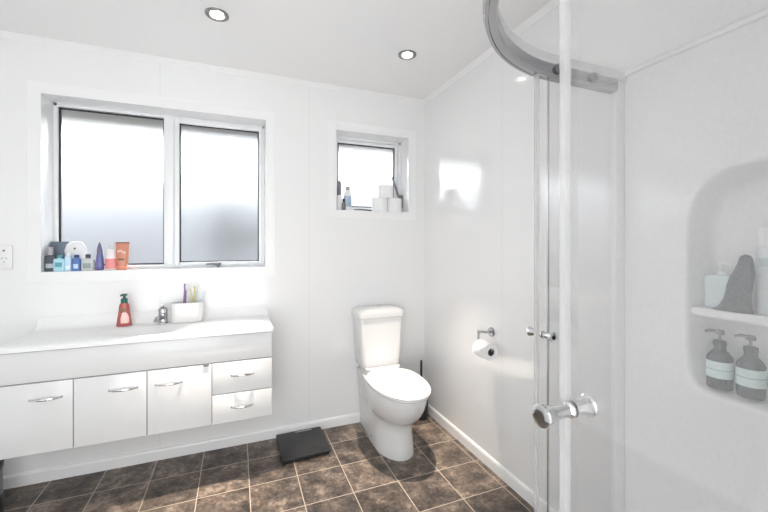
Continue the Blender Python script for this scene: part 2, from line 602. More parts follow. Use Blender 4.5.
# ------------------------------------------------------------------ vanity
VX0, VX1, VYF, VZ0, VZ1 = -2.347, -1.176, -.40, .332, .800
van = thing('vanity_cabinet', 'white wall-hung vanity cabinet with three doors and two drawers', 'vanity', (-1.76, -.23, VZ0))
bm = new(); box(bm, VX0, VX1 - .001, VYF + .02, -.002, VZ0, .765); box(bm, VX0, VX0 + .016, VYF + .02, -.002, .765, VZ1 - .001); box(bm, VX1 - .017, VX1 - .001, VYF + .02, -.002, .765, VZ1 - .001); obj('carcass', bm, M_carc, van, sharp=True)
bm = new(); box(bm, VX0, VX1, VYF, VYF + .019, .659, VZ1 - .002, .0015); obj('apron_panel', bm, M_door, van)
def bow_handle(cx, z, L=.115):
    bm = new()
    n = 14
    pts, rr = [], []
    for i in range(n + 1):
        t = -1 + 2 * i / n
        pts.append((cx + t * L / 2, VYF - .022 * (1 - abs(t) ** 2.6) - .001, z + .002 * (1 - t * t) - .001))
        rr.append(.0036 + .0030 * (1 - t * t))
    tube(bm, pts, .006, rr=rr, n=10)
    for s in (-1, 1):
        lathe(bm, (cx + s * L / 2, VYF + .001, z - .001), [(.006, 0), (.0055, .003), (.004, .006)], axis=(0, -1, 0), n=12)
    return bm
edges = [VX0, -2.069, -1.773, -1.479]
hx = [-2.169, -1.871, -1.677]
for i in range(3):
    a = edges[i]; b = edges[i + 1]
    bm = new(); box(bm, a + .0018, b - .0018, VYF, VYF + .018, VZ0, .653, .0015)
    d = obj('door', bm, M_door, van)
    obj('handle', bow_handle(hx[i], .580), M_chrome, d)
for a, b, hz in ((.4875, .653, .580), (VZ0, .4835, .410)):
    bm = new(); box(bm, -1.479 + .0018, VX1, VYF, VYF + .018, a, b, .0015)
    d = obj('drawer', bm, M_door, van)
    obj('handle', bow_handle(-1.329, hz, .11), M_chrome, d)
bm = new()
loft(bm, [[Vector((-1.507 + .016 * math.cos(a), y, .656 + .013 * math.sin(a))) for a in [PI + PI * i / 12 for i in range(13)]] for y in (VYF - .004, VYF - .0005)])
catch = obj('door_catch', bm, M_grey, van)
catch['label'] = 'small grey catch at the top of the door'

# benchtop with moulded basin and upstand
def benchtop():
    bm = new()
    X0, X1, Y0, Y1 = -2.354, -1.168, -.412, -.002
    zt = .826
    bx, by, ax, ay = -1.79, -.235, .235, .125
    nx, ny = 96, 44
    def z(x, y):
        r = (abs((x - bx) / ax) ** 2.6 + abs((y - by) / ay) ** 2.6) ** (1 / 2.6)
        d = 0
        if r < 1:
            d = -.045 * (1 - r ** 2) ** 1.5
        lip = 0
        s = max(0, (y + .062) / .06)          # coved upstand along the wall
        up = .062 * min(1, s) ** 3 if s > 0 else 0
        f = max(0, (-.392 - y) / .02)         # soft front arris
        side = max(0, (x - (X1 - .02)) / .02, ((X0 + .02) - x) / .02)
        drop = .006 * min(1, max(f, side)) ** 2
        return zt + d + lip + up - drop
    V = [[bm.verts.new((X0 + (X1 - X0) * i / nx, Y0 + (Y1 - Y0) * (j / ny), z(X0 + (X1 - X0) * i / nx, Y0 + (Y1 - Y0) * j / ny))) for j in range(ny + 1)] for i in range(nx + 1)]
    for i in range(nx):
        for j in range(ny):
            bm.faces.new((V[i][j], V[i + 1][j], V[i + 1][j + 1], V[i][j + 1]))
    # skirt down to the cabinet and a bottom ring
    rim = [V[i][0] for i in range(nx + 1)] + [V[nx][j] for j in range(1, ny + 1)] + [V[i][ny] for i in range(nx - 1, -1, -1)] + [V[0][j] for j in range(ny - 1, 0, -1)]
    low = [bm.verts.new((v.co.x, v.co.y, .802)) for v in rim]
    n = len(rim)
    for i in range(n):
        j = (i + 1) % n
        bm.faces.new((rim[i], low[i], low[j], rim[j]))
    return bm
top = thing('vanity_benchtop', 'glossy white moulded benchtop with sunken basin on the vanity cabinet', 'benchtop', (-1.76, -.2, .802))
obj('basin_top', benchtop(), M_bench, top, ang=50)
bm = new(); lathe(bm, (-1.79, -.235, .7812), [(.001, .0035), (.018, .003), (.022, 0)], cap0=False, n=24); obj('plug', bm, M_chrome, top)

# mixer tap
tx, ty, tz = -1.755, -.083, .8262
tap = thing('mixer_tap', 'chrome single-lever mixer tap behind the basin', 'tap', (tx, ty, tz))
bm = new(); lathe(bm, (tx, ty, tz), [(.028, 0), (.028, .006), (.024, .010), (.023, .058), (.021, .062)]); obj('tap_body', bm, M_tap, tap)
bm = new(); tube(bm, [(tx, ty, tz + .034), (tx - .010, ty - .04, tz + .042), (tx - .018, ty - .075, tz + .040), (tx - .021, ty - .088, tz + .030)], .013, rr=[.015, .014, .0125, .012]); obj('spout', bm, M_tap, tap)
bm = new(); lathe(bm, (tx, ty, tz + .062), [(.021, 0), (.024, .004), (.024, .022), (.016, .032), (.002, .035)])
tube(bm, [(tx, ty - .004, tz + .088), (tx + .004, ty - .030, tz + .104), (tx + .008, ty - .066, tz + .116)], .007, rr=[.010, .008, .006]); obj('lever', bm, M_tap, tap)

# ------------------------------------------------------------------ bottles
def pump_head(bm, c, z, s=1, dirx=-1, diry=-.3):
    x, y = c
    lathe(bm, (x, y, z), [(.013 * s, 0), (.013 * s, .012 * s), (.008 * s, .016 * s), (.0045 * s, .018 * s), (.0045 * s, .032 * s), (.010 * s, .034 * s), (.010 * s, .042 * s), (.006 * s, .045 * s)], n=20)
    d = Vector((dirx, diry, 0)).normalized()
    p = Vector((x, y, z + .040 * s))
    tube(bm, [p, p + d * .018 * s, p + d * .033 * s + Vector((0, 0, -.004 * s))], .004 * s, rr=[.006 * s, .005 * s, .004 * s], n=10)

def oval(cx, cy, hx, hy, z, n=28, p=2.4):
    out = []
    for i in range(n):
        t = 2 * PI * i / n
        c, s = math.cos(t), math.sin(t)
        out.append(Vector((cx + hx * math.copysign(abs(c) ** (2 / p), c), cy + hy * math.copysign(abs(s) ** (2 / p), s), z)))
    return out

def oval_body(bm, cx, cy, prof, p=2.4):
    loft(bm, [oval(cx, cy, hx, hy, z, p=p) for hx, hy, z in prof])

# pink soap pump on the benchtop
sx, sy, sz = -1.945, -.078, .8265
t = thing('soap_bottle', 'reddish pink liquid soap bottle with green pump on the benchtop', 'soap bottle', (sx, sy, sz))
bm = new(); oval_body(bm, sx, sy, [(.036, .022, sz), (.037, .023, sz + .004), (.034, .021, sz + .03), (.028, .019, sz + .075), (.024, .018, sz + .115), (.018, .016, sz + .128), (.012, .012, sz + .132)])
obj('bottle_body', bm, mat('soap_coral', (.44, .11, .10), .2), t)
bm = new(); oval_body(bm, sx + .003, sy - .0015, [(.0285, .0215, sz + .018), (.027, .0205, sz + .045), (.022, .0188, sz + .07), (.017, .018, sz + .078)]); obj('label', bm, mat('soap_label_pale', (.88, .62, .56), .4), t)
bm = new(); oval_body(bm, sx - .002, sy - .0013, [(.020, .0186, sz + .086), (.020, .0184, sz + .100)]); obj('label_band', bm, mat('soap_label_green', (.20, .16, .06), .4), t)
bm = new(); lathe(bm, (sx, sy, sz + .128), [(.016, 0), (.0165, .02), (.015, .026), (.008, .028), (.006, .040), (.015, .042), (.015, .050), (.012, .052)], n=24)
tube(bm, [(sx, sy, sz + .174), (sx - .008, sy - .012, sz + .175), (sx - .012, sy - .020, sz + .172)], .005); obj('pump', bm, mat('pump_green', (.01, .10, .085), .3), t)

# toothbrush holder and brushes
hx_, hy_, hz_ = -1.628, -.088, .8265
t = thing('toothbrush_holder', 'white oblong toothbrush holder beside the tap', 'toothbrush holder', (hx_, hy_, hz_))
def cup(bm, cx, cy, hx, hy, r, z0, z1, wall=.006):
    def R(h, d, z): return [Vector((x, y, z)) for x, y in rrect(cx, cy, hx - d, hy - d, max(r - d, .004), 6)]
    loft(bm, [R(0, .008, z0), R(0, .002, z0 + .004), R(0, 0, z0 + .012), R(0, -.002, z1 - .004), R(0, 0, z1), R(0, wall, z1), R(0, wall + .002, z0 + .012)])
bm = new(); cup(bm, hx_, hy_, .084, .036, .032, hz_, hz_ + .116); obj('holder_body', bm, M_ceramic, t)
def brush(x, y, lean, col, lab, L=.185, bend=0):
    t = thing('toothbrush', lab, 'toothbrush', (x, y, hz_ + .014), 'toothbrushes in the holder')
    c = mat('brush_' + lab.split()[0], col, .3)
    b = Vector((x, y, hz_ + .014)); d = Vector((lean[0], lean[1], 1)).normalized()
    bm = new(); tube(bm, [b, b + d * L * .3, b + d * L * .6, b + d * L * .8, b + d * L], .004, rr=[.006, .008, .007, .0045, .006], n=10); obj('brush_handle', bm, c, t)
    e = b + d * (L - .026)
    bm = new()
    for i in range(5):
        q = e + d * .006 * i
        cyl(bm, q, q + Vector((.012, -.004, 0)), .003, n=8)
    obj('bristles', bm, M_plastic_w, t)
brush(hx_ - .018, hy_ - .006, (.02, .02), (.26, .17, .34), 'purple toothbrush standing upright in the holder', .212)
brush(hx_ - .032, hy_ + .010, (.16, 0), (.36, .28, .44), 'lilac toothbrush leaning across the purple one', .172)
brush(hx_ + .020, hy_ + .006, (.10, .05), (.62, .60, .26), 'yellow toothbrush standing in the holder', .196)
brush(hx_ + .026, hy_ - .008, (-.05, .05), (.60, .60, .42), 'pale yellow-green toothbrush leaning against the yellow one', .182)
brush(hx_ + .058, hy_, (.16, .05), (.55, .72, .85), 'clear pale blue toothbrush leaning outward in the holder', .165)

# ------------------------------------------------------------------ things on the large window sill
S1 = W1[2] + .0005
# grey-blue box at the back of the corner
t = thing('gift_box', 'slate blue carton in the corner of the large window sill', 'carton', (-2.30, .115, S1))
bm = new(); box(bm, -2.338, -2.262, .098, .128, S1, S1 + .165, .002); obj('carton_body', bm, mat('carton_slate', (.15, .19, .24), .5), t)
# dark glass perfume bottle
def perfume(name, label, x, y, hx, hy, h, body, capm, cap_r, cap_h, labm=None, labz=(.3, .6), p=4, cat='perfume bottle', taper=1):
    t = thing(name, label, cat, (x, y, S1))
    bm = new(); oval_body(bm, x, y, [(hx * .94, hy * .94, S1), (hx, hy, S1 + .004), (hx * (1 + taper) / 2, hy, S1 + h * .55), (hx * taper, hy, S1 + h - .006), (hx * taper * .8, hy * .8, S1 + h), (cap_r * .7, cap_r * .7, S1 + h + .001), (cap_r * .7, cap_r * .7, S1 + h + .006)], p=p)
    obj('bottle_body', bm, body, t)
    bm = new(); lathe(bm, (x, y, S1 + h + .005), [(cap_r, 0), (cap_r, cap_h - .002), (cap_r - .002, cap_h)], n=20); obj('cap', bm, capm, t)
    if labm:
        bm = new(); k = 1 + .012
        oval_body(bm, x, y, [(hx * (taper * f + (1 - f)) * .86, hy * 1.04, S1 + h * f) for f in labz], p=p); obj('label', bm, labm, t)
    return t
perfume('perfume_bottle', 'dark grey glass perfume bottle in the sill corner before the slate carton', -2.318, .045, .026, .016, .085, mat('smoke_glass', (.10, .12, .15), .08, Transmission_Weight=.3), mat('cap_grey_mauve', (.45, .42, .45), .25), .013, .045, mat('label_grey', (.42, .45, .50), .4), (.22, .5))
# white rounded toiletries bag/box behind the blue bottles
t = thing('soft_pack', 'white crumpled pack of wipes standing behind the pale blue bottles', 'pack of wipes', (-2.235, .105, S1))
bm = new(); bmesh.ops.create_icosphere(bm, subdivisions=4, radius=1)
for v in bm.verts:
    q = v.co
    s = (abs(q.x) ** 3 + abs(q.y) ** 3 + abs(q.z) ** 3) ** (1 / 3)
    q = q / s
    wv = 1 + .07 * math.sin(9 * q.x + 4 * q.z) * math.cos(7 * q.z)
    v.co = Vector((-2.225 + .050 * q.x * wv, .104 + .022 * q.y, S1 + .0835 + .083 * q.z))
obj('pack_body', bm, M_plastic_w, t)
bm = new(); lathe(bm, (-2.222, .080, S1 + .125), [(.006, 0), (.005, .003), (.001, .004)], axis=(0, -1, 0), n=12); obj('stud', bm, M_grey, t)
perfume('perfume_bottle', 'pale aqua glass bottle with teal cap on the large window sill', -2.272, .030, .026, .018, .070, mat('aqua_glass', (.42, .72, .80), .1), mat('cap_teal', (.10, .35, .42), .3), .011, .014, mat('label_teal', (.10, .36, .42), .4), (.35, .7))
perfume('perfume_bottle', 'light blue glass bottle between the aqua and the dark blue one', -2.236, .040, .016, .016, .082, mat('light_blue_glass', (.60, .76, .92), .1), mat('cap_white', (.85, .87, .9), .3), .010, .016, mat('label_pale_blue', (.8, .88, .95), .4), (.15, .35))
perfume('perfume_bottle', 'deep blue small bottle beside the grey jar on the sill', -2.197, .034, .018, .016, .070, mat('deep_blue_glass', (.10, .20, .50), .1), mat('cap_navy', (.03, .05, .14), .3), .012, .016, mat('label_white_blue', (.55, .66, .88), .4), (.2, .55))
perfume('perfume_bottle', 'squat clear grey bottle with black cap on the sill', -2.148, .045, .031, .019, .066, mat('clear_grey_glass', (.55, .58, .58), .08), mat('cap_black', (.04, .04, .045), .3), .012, .022, mat('label_grey_green', (.30, .34, .34), .4), (.2, .65))
# conical violet bottle
x, y = -2.092, .040
t = thing('lotion_bottle', 'violet blue tapering bottle with pointed cap on the sill', 'bottle', (x, y, S1))
bm = new(); oval_body(bm, x, y, [(.018, .014, S1), (.020, .016, S1 + .004), (.021, .017, S1 + .03), (.017, .015, S1 + .075), (.014, .013, S1 + .095)]); obj('bottle_body', bm, mat('violet_plastic', (.14, .14, .33), .2), t)
bm = new(); oval_body(bm, x, y, [(.014, .013, S1 + .095), (.013, .012, S1 + .12), (.008, .008, S1 + .145), (.002, .002, S1 + .162)]); obj('cap', bm, mat('violet_cap_grey', (.14, .13, .24), .25), t)
# white and pink bottle
x, y = -2.040, .045
t = thing('lotion_bottle', 'white bottle with pink lower label between violet bottle and orange tube', 'bottle', (x, y, S1))
bm = new(); oval_body(bm, x, y, [(.025, .016, S1), (.027, .018, S1 + .004), (.027, .018, S1 + .05), (.024, .017, S1 + .09), (.016, .014, S1 + .115), (.011, .011, S1 + .122)]); obj('bottle_body', bm, mat('bottle_blush', (.85, .78, .78), .3), t)
bm = new(); oval_body(bm, x, y, [(.0275, .0185, S1 + .008), (.0276, .0186, S1 + .05), (.0262, .0182, S1 + .066)]); obj('label', bm, mat('label_pink', (.85, .30, .30), .4), t)
bm = new(); lathe(bm, (x, y, S1 + .12), [(.011, 0), (.011, .025), (.009, .034), (.003, .036)], n=20); obj('cap', bm, mat('cap_silver_grey', (.6, .6, .62), .3), t)
# orange tube standing on its cap
x, y = -1.985, .050
t = thing('lotion_tube', 'orange squeeze tube with brown crimped top on the sill', 'tube', (x, y, S1))
bm = new(); oval_body(bm, x, y, [(.026, .018, S1 + .022), (.029, .018, S1 + .03), (.032, .014, S1 + .09), (.034, .006, S1 + .150), (.0345, .002, S1 + .156)]); obj('tube_body', bm, mat('tube_orange', (.64, .26, .17), .3), t)
bm = new(); oval_body(bm, x, y, [(.023, .017, S1), (.024, .018, S1 + .003), (.024, .018, S1 + .022)]); obj('cap', bm, mat('tube_cap_coral', (.85, .32, .20), .3), t)
bm = new(); box(bm, x - .035, x + .035, y - .0025, y + .0025, S1 + .154, S1 + .163, .001); obj('crimp', bm, mat('tube_crimp_brown', (.22, .10, .07), .4), t)
bm = new()
for k in range(7):                                   # wavy lettering band, too small to read in the photo
    a = -.018 + .006 * k
    box(bm, x + a - .0018, x + a + .0018, y - .0155, y - .0125, S1 + .100 + .006 * math.sin(k * .9), S1 + .113 + .006 * math.sin(k * .9))
obj('lettering', bm, mat('tube_print_cream', (.90, .72, .60), .4), t)
bm = new(); box(bm, x - .018, x + .014, y - .0185, y - .014, S1 + .056, S1 + .066, .001); obj('print_panel', bm, mat('tube_print_brown', (.24, .09, .05), .4), t)

# ------------------------------------------------------------------ things on the small window sill
S2 = W2[2] + .0005
def small(name, label, x, y, hx, hy, h, body, cap, caph, cat='bottle', lab=None):
    t = thing(name, label, cat, (x, y, S2))
    bm = new(); oval_body(bm, x, y, [(hx * .95, hy * .95, S2), (hx, hy, S2 + .004), (hx, hy, S2 + h * .85), (hx * .6, hy * .6, S2 + h)], p=2.4); obj('bottle_body', bm, body, t)
    bm = new(); lathe(bm, (x, y, S2 + h), [(hx * .62, 0), (hx * .62, caph * .85), (hx * .45, caph)], n=18); obj('cap', bm, cap, t)
    if lab:
        bm = new(); oval_body(bm, x, y, [(hx * 1.02, hy * 1.02, S2 + h * .2), (hx * 1.02, hy * 1.02, S2 + h * .72)]); obj('label', bm, lab, t)
small('deodorant_can', 'white can with tall grey cap at the frame side of the small window', -.660, .080, .022, .022, .115, M_plastic_w, M_grey, .105, 'spray can')
small('shampoo_bottle', 'white slim bottle with blue-grey striped label on the small sill', -.602, .060, .027, .020, .150, M_plastic_w, mat('cap_dusky', (.4, .38, .36), .4), .030, 'bottle', mat('stripe_label_blue', (.40, .50, .62), .4))
small('nail_bottle', 'short dark bottle between the two pale bottles on the small sill', -.637, .045, .014, .014, .062, M_grey, M_dark, .025)
t = thing('razor', 'dark razor lying flat on the small window sill', 'razor', (-.49, .06, S2))
bm = new(); tube(bm, [(-.555, .065, S2 + .012), (-.50, .06, S2 + .014), (-.445, .05, S2 + .010)], .006, rr=[.004, .006, .0065]); obj('razor_handle', bm, M_grey, t)
bm = new(); box(bm, -.448, -.425, .03, .072, S2, S2 + .013, .003); obj('razor_head', bm, M_dark, t)
def roll_upright(x, y, z, label, r=.055, h=.095):
    t = thing('toilet_roll', label, 'toilet roll', (x, y, z), 'spare toilet rolls on the small sill')
    bm = new(); lathe(bm, (x, y, z), [(.02, 0), (r - .003, 0), (r, .004), (r, h - .004), (r - .003, h), (.02, h), (.02, 0)], n=36, cap0=False, cap1=False); obj('paper', bm, M_paper, t)
    bm = new(); lathe(bm, (x, y, z), [(.0195, .001), (.0195, h - .001), (.0180, h - .001), (.0180, .001), (.0195, .001)], n=24, cap0=False, cap1=False); obj('core', bm, M_card, t)
roll_upright(-.352, .060, S2, 'white toilet roll on the small sill beside the razor', .060, .105)
roll_upright(-.232, .060, S2, 'white toilet roll on the small sill below the stay arm', .058, .105)
roll_upright(-.295, .072, S2 + .1055, 'white toilet roll stacked on top of two others', .058, .100)

# ------------------------------------------------------------------ power outlet
t = thing('power_outlet', 'white power outlet on the wall beside the vanity', 'power outlet', (-2.517, -.0005, 1.218))
bm = new(); box(bm, -2.576, -2.458, -.010, -.0005, 1.155, 1.281, .004); obj('plate', bm, M_plastic_w, t)
for xs in (-2.548, -2.490):
    bm = new(); box(bm, xs - .010, xs + .010, -.013, -.009, 1.243, 1.262, .002); r = obj('rocker', bm, M_plastic_w, t)
    bm = new(); lathe(bm, (xs, -.0125, 1.2525), [(.0045, 0), (.0045, .0012)], axis=(0, -1, 0), n=14); obj('dot', bm, M_dark, r)
    bm = new()
    for dx, rot in ((-.008, .5), (.008, -.5)):
        b2 = new(); box(b2, -.0012, .0012, -.0104, -.0098, -.006, .006)
        b2.transform(Matrix.Translation((xs + dx, 0, 1.212)) @ Matrix.Rotation(rot, 4, 'Y'))
        me = bpy.data.meshes.new('tmp'); b2.to_mesh(me); b2.free(); bm.from_mesh(me); bpy.data.meshes.remove(me)
    box(bm, xs - .0012, xs + .0012, -.0104, -.0098, 1.188, 1.199)
    obj('slots', bm, M_grey, t)

# ------------------------------------------------------------------ toilet
TX = -.428
wc = thing('toilet', 'white close-coupled toilet with closed lid beside the corner', 'toilet', (TX, -.37, 0))
def pan_ring(z, yf, wf, wr, tc, yb=-.012, n=26):
    half = []
    for i in range(n + 1):
        t = i / n
        y = None
        if t <= .5:
            u = t / .5 * tc
            s = min(1, u / tc); s = (s * s * (3 - 2 * s)) ** 1.5
            h = wr + (wf - wr) * s
            y = yb + (yf - yb) * u
        else:
            a = (t - .5) / .5 * PI / 2
            h = wf * math.cos(a)
            y = yb + (yf - yb) * (tc + (1 - tc) * math.sin(a))
        half.append((h, y))
    L = [Vector((TX - h, y, z)) for h, y in half]
    R = [Vector((TX + h, y, z)) for h, y in half[-2::-1]]
    return L + R
bm = new()
rows = [(0, -.562, .120, .104, .64), (.012, -.565, .121, .106, .64), (.06, -.556, .116, .104, .64), (.14, -.548, .111, .106, .63), (.19, -.548, .110, .108, .62),
        (.210, -.566, .117, .110, .59), (.235, -.610, .135, .112, .57), (.27, -.652, .151, .115, .56), (.31, -.680, .160, .119, .55), (.35, -.698, .165, .123, .55), (.39, -.706, .168, .128, .55), (.402, -.700, .165, .127, .55)]
loft(bm, [pan_ring(*r) for r in rows])
obj('pan', bm, M_ceramic, wc, ang=60)
# rear shelf that carries the cistern
bm = new()
loft(bm, [[Vector((x, y, z)) for x, y in rrect(TX, -.125, hx, .112, .04)] for hx, z in ((.116, .395), (.120, .41), (.124, .43), (.126, .442))])
obj('cistern_shelf', bm, M_ceramic, wc)
def seat_ring(z, grow, yb=-.205, yf=-.730, wmax=.175):
    n = 48
    out = []
    for i in range(n):
        a = 2 * PI * i / n
        c, s = math.cos(a), math.sin(a)
        yc = -.43
        x = (wmax + grow) * math.copysign(abs(c) ** .92, c)
        if s < 0:
            y = yc + (yc - yf + grow) * s
        else:
            y = yc + (yb - yc + grow) * math.copysign(abs(s) ** .62, s)
        out.append(Vector((TX + x, y, z)))
    return out
bm = new(); loft(bm, [seat_ring(.4035, -.014), seat_ring(.406, -.008), seat_ring(.413, -.005), seat_ring(.418, -.009)]); obj('seat', bm, M_seat, wc, ang=50)
bm = new(); loft(bm, [seat_ring(.4195, -.006), seat_ring(.422, 0), seat_ring(.428, .001), seat_ring(.434, -.003), seat_ring(.439, -.014), seat_ring(.442, -.04), seat_ring(.444, -.09)]); obj('lid', bm, M_seat, wc, ang=60)
for s in (-1, 1):
    bm = new(); cyl(bm, (TX + s * .075 - .02, -.205, .428), (TX + s * .075 + .02, -.205, .428), .011, n=18); obj('hinge', bm, M_seat, wc)
def cist(z, hx, y0, y1, r=.035): return [Vector((x, y, z)) for x, y in rrect(TX, (y0 + y1) / 2, hx, (y1 - y0) / 2, r)]
bm = new(); loft(bm, [cist(.4425, .136, -.178, -.004), cist(.452, .142, -.182, -.003), cist(.50, .147, -.184, -.003), cist(.770, .164, -.187, -.003), cist(.777, .162, -.185, -.004)]); obj('cistern', bm, M_ceramic, wc)
bm = new(); loft(bm, [cist(.7785, .164, -.187, -.003), cist(.781, .172, -.196, -.002), cist(.808, .172, -.196, -.002), cist(.823, .168, -.192, -.004, .04), cist(.836, .152, -.176, -.012, .05), cist(.844, .115, -.145, -.030, .05), cist(.846, .06, -.11, -.06, .02)]); cl = obj('cistern_lid', bm, M_ceramic, wc, ang=50)
bm = new(); loft(bm, [oval(TX, -.09, .030, .020, .8445), oval(TX, -.09, .030, .020, .850), oval(TX, -.09, .027, .017, .8515)]); obj('flush_button', bm, M_satin, cl)
for s in (-1, 1):
    bm = new(); lathe(bm, (TX + s * .1135, -.285, .040), [(.009, 0), (.009, .004), (.006, .007)], axis=(s, 0, 0), n=16); obj('bolt_cap', bm, M_satin, wc)

# toilet brush
bx_, by_ = -.088, -.115
t = thing('toilet_brush', 'black toilet brush in its holder in the corner behind the toilet', 'toilet brush', (bx_, by_, 0))
bm = new(); lathe(bm, (bx_, by_, 0), [(.045, 0), (.048, .004), (.050, .10), (.047, .135), (.040, .14), (.040, .02)], n=32); obj('holder', bm, M_dark, t)
bm = new(); tube(bm, [(bx_, by_, .05), (bx_, by_, .25), (bx_, by_, .35), (bx_, by_, .425)], .006, rr=[.005, .006, .0085, .008]); obj('brush_handle', bm, M_dark, t)
bm = new(); lathe(bm, (bx_, by_, .135), [(.038, 0), (.038, .006), (.01, .012)], n=24); obj('lid_disc', bm, M_dark, t)

# ------------------------------------------------------------------ paper holder and roll
py_, pz_ = -.815, .783
t = thing('paper_holder', 'chrome toilet paper holder on the wall beside the toilet', 'paper holder', (0, py_, pz_))
bm = new(); lathe(bm, (0, py_, pz_), [(.026, .0005), (.027, .004), (.025, .010), (.012, .012)], axis=(-1, 0, 0), n=28); obj('wall_plate', bm, M_tap, t)
bm = new(); tube(bm, [(-.008, py_, pz_), (-.040, py_ + .001, pz_ + .002), (-.068, py_ + .006, pz_ + .005), (-.078, py_ + .02, pz_ + .006)], .007); obj('arm', bm, M_tap, t)
bm = new(); tube(bm, [(-.078, py_ + .02, pz_ + .012), (-.078, py_ + .02, pz_ - .062), (-.078, py_ + .012, pz_ - .070), (-.078, py_ - .10, pz_ - .070)], .006); obj('roll_bar', bm, M_tap, t)
ry0, ry1, rx, rz = py_ + .005, py_ - .093, -.078, pz_ - .0835
t = thing('toilet_roll', 'white toilet roll hanging on the chrome wall holder', 'toilet roll', (rx, ry0, rz))
bm = new()
R = .047
lathe(bm, (rx, ry0, rz), [(.021, 0), (R - .002, 0), (R, .003), (R, .095), (R - .002, .098), (.021, .098), (.021, 0)], axis=(0, -1, 0), n=40, cap0=False, cap1=False)
obj('paper', bm, M_paper, t)
bm = new(); lathe(bm, (rx, ry0, rz), [(.0205, .001), (.0205, .097), (.019, .097), (.019, .001), (.0205, .001)], axis=(0, -1, 0), n=28, cap0=False, cap1=False); obj('core', bm, M_card, t)
bm = new()                                            # loose sheet coming off the front of the roll
def sheet_at(a): return (rx - (R + .0015) * math.sin(a), rz + (R + .0015) * math.cos(a))
path = [sheet_at(a) for a in [-.5 + .2 * i for i in range(8)]]
ex, ez = path[-1]
path += [(ex - .010, ez - .012), (ex - .016, ez - .03), (ex - .018, ez - .048)]
rings = []
for i, (x, z) in enumerate(path):
    e = max(0, i - 7) * .008
    rings.append([Vector((x, ry0 - .001, z)), Vector((x - .0008, ry0 - .001, z + .0008)), Vector((x - .0008, ry1 + .001 + e, z + .0008 + e)), Vector((x, ry1 + .001 + e, z + e))])
loft(bm, rings); obj('loose_sheet', bm, M_paper, t)

# ------------------------------------------------------------------ bathroom scale
t = thing('bathroom_scale', 'flat square black bathroom scale on the floor beside the toilet', 'scale', (-.965, -.2, 0))
def rot_out(o, a, c):
    return [(c[0] + (x - c[0]) * math.cos(a) - (y - c[1]) * math.sin(a), c[1] + (x - c[0]) * math.sin(a) + (y - c[1]) * math.cos(a)) for x, y in o]
SCc = (-.969, -.185)
SA = math.radians(1)
bm = new(); prism(bm, rot_out(rrect(*SCc, .147, .156, .010), SA, SCc), .020, .030, .002); obj('platform', bm, M_black_glass, t)
bm = new(); prism(bm, rot_out(rrect(*SCc, .137, .146, .010), SA, SCc), .005, .0205); obj('body', bm, M_black_rim, t)
for sx in (-1, 1):
    for sy in (-1, 1):
        bm = new(); q = rot_out([(SCc[0] + sx * .115, SCc[1] + sy * .115)], SA, SCc)[0]; lathe(bm, (*q, 0), [(.014, 0), (.014, .006)], n=16); obj('foot', bm, M_black_rim, t)
bm = new(); prism(bm, rot_out(rrect(SCc[0] + .03, SCc[1] + .140, .055, .006, .003), SA, SCc), .0295, .0305); obj('display_strip', bm, mat('display_grey', (.42, .43, .43), .3), t)

# ------------------------------------------------------------------ waste bin under the vanity end
bxx, byy = -2.478, -.26
t = thing('waste_bin', 'slim dark waste bin on the floor at the vanity end', 'waste bin', (bxx, byy, 0))
bm = new(); lathe(bm, (bxx, byy, 0), [(.088, 0), (.091, .004), (.091, .10), (.089, .105), (.087, .02)], n=36); obj('bin_base', bm, M_dark, t)
bm = new(); lathe(bm, (bxx, byy, .10), [(.088, 0), (.088, .125), (.084, .125)], n=36); obj('bin_body', bm, M_grey, t)
bm = new(); lathe(bm, (bxx, byy, .224), [(.090, 0), (.092, .004), (.092, .026), (.085, .034), (.03, .040)], n=36); obj('bin_lid', bm, M_dark, t)

# ------------------------------------------------------------------ shower: tray, lining, screen, dome
SY, SXO, RAD = -1.575, -.912, .555             # outer faces of the two straight sides, corner radius
CXs, CYs = SXO + RAD, SY - RAD              # arc centre
SEND = -2.515
def spath(off, n=28, x_start=0.0, y_end=SEND):
    """outline of the screen, OFF metres inside its outer face: wall -> straight -> arc -> straight -> nib wall"""
    r = RAD - off
    pts = [(x_start, SY - off)]
    for i in range(n + 1):
        a = PI / 2 + PI / 2 * i / n
        pts.append((CXs + r * math.cos(a), CYs + r * math.sin(a)))
    pts.append((SXO + off, y_end))
    return pts

tray = thing('shower_tray', 'white curved shower tray in the corner', 'shower tray', (-.45, -2.05, 0))
bm = new()
o1 = spath(-.01); o2 = spath(.055); o3 = spath(.075)
def closed(o, z, xi=0, yi=0): return [Vector((x, y, z)) for x, y in o] + [Vector((-.001 - xi, SEND + .001 + yi, z))]
def cl_(o, z, ins):
    q = closed(o, z)
    q[0].x = -.002 - ins; q[-2].y = SEND + .002 + ins; q[-1] = Vector((-.002 - ins, SEND + .002 + ins, z))
    return q
loft(bm, [cl_(o1, 0, 0), cl_(o1, .118, 0), cl_(spath(-.004), .125, 0), cl_(o2, .125, .05), cl_(o3, .075, .07)])
obj('tray_body', bm, M_acryl, tray, ang=40)
bm = new(); lathe(bm, (-.45, -2.05, .075), [(.045, 0), (.043, .004), (.001, .005)], n=28, cap1=False); obj('waste_grate', bm, M_chrome, tray)

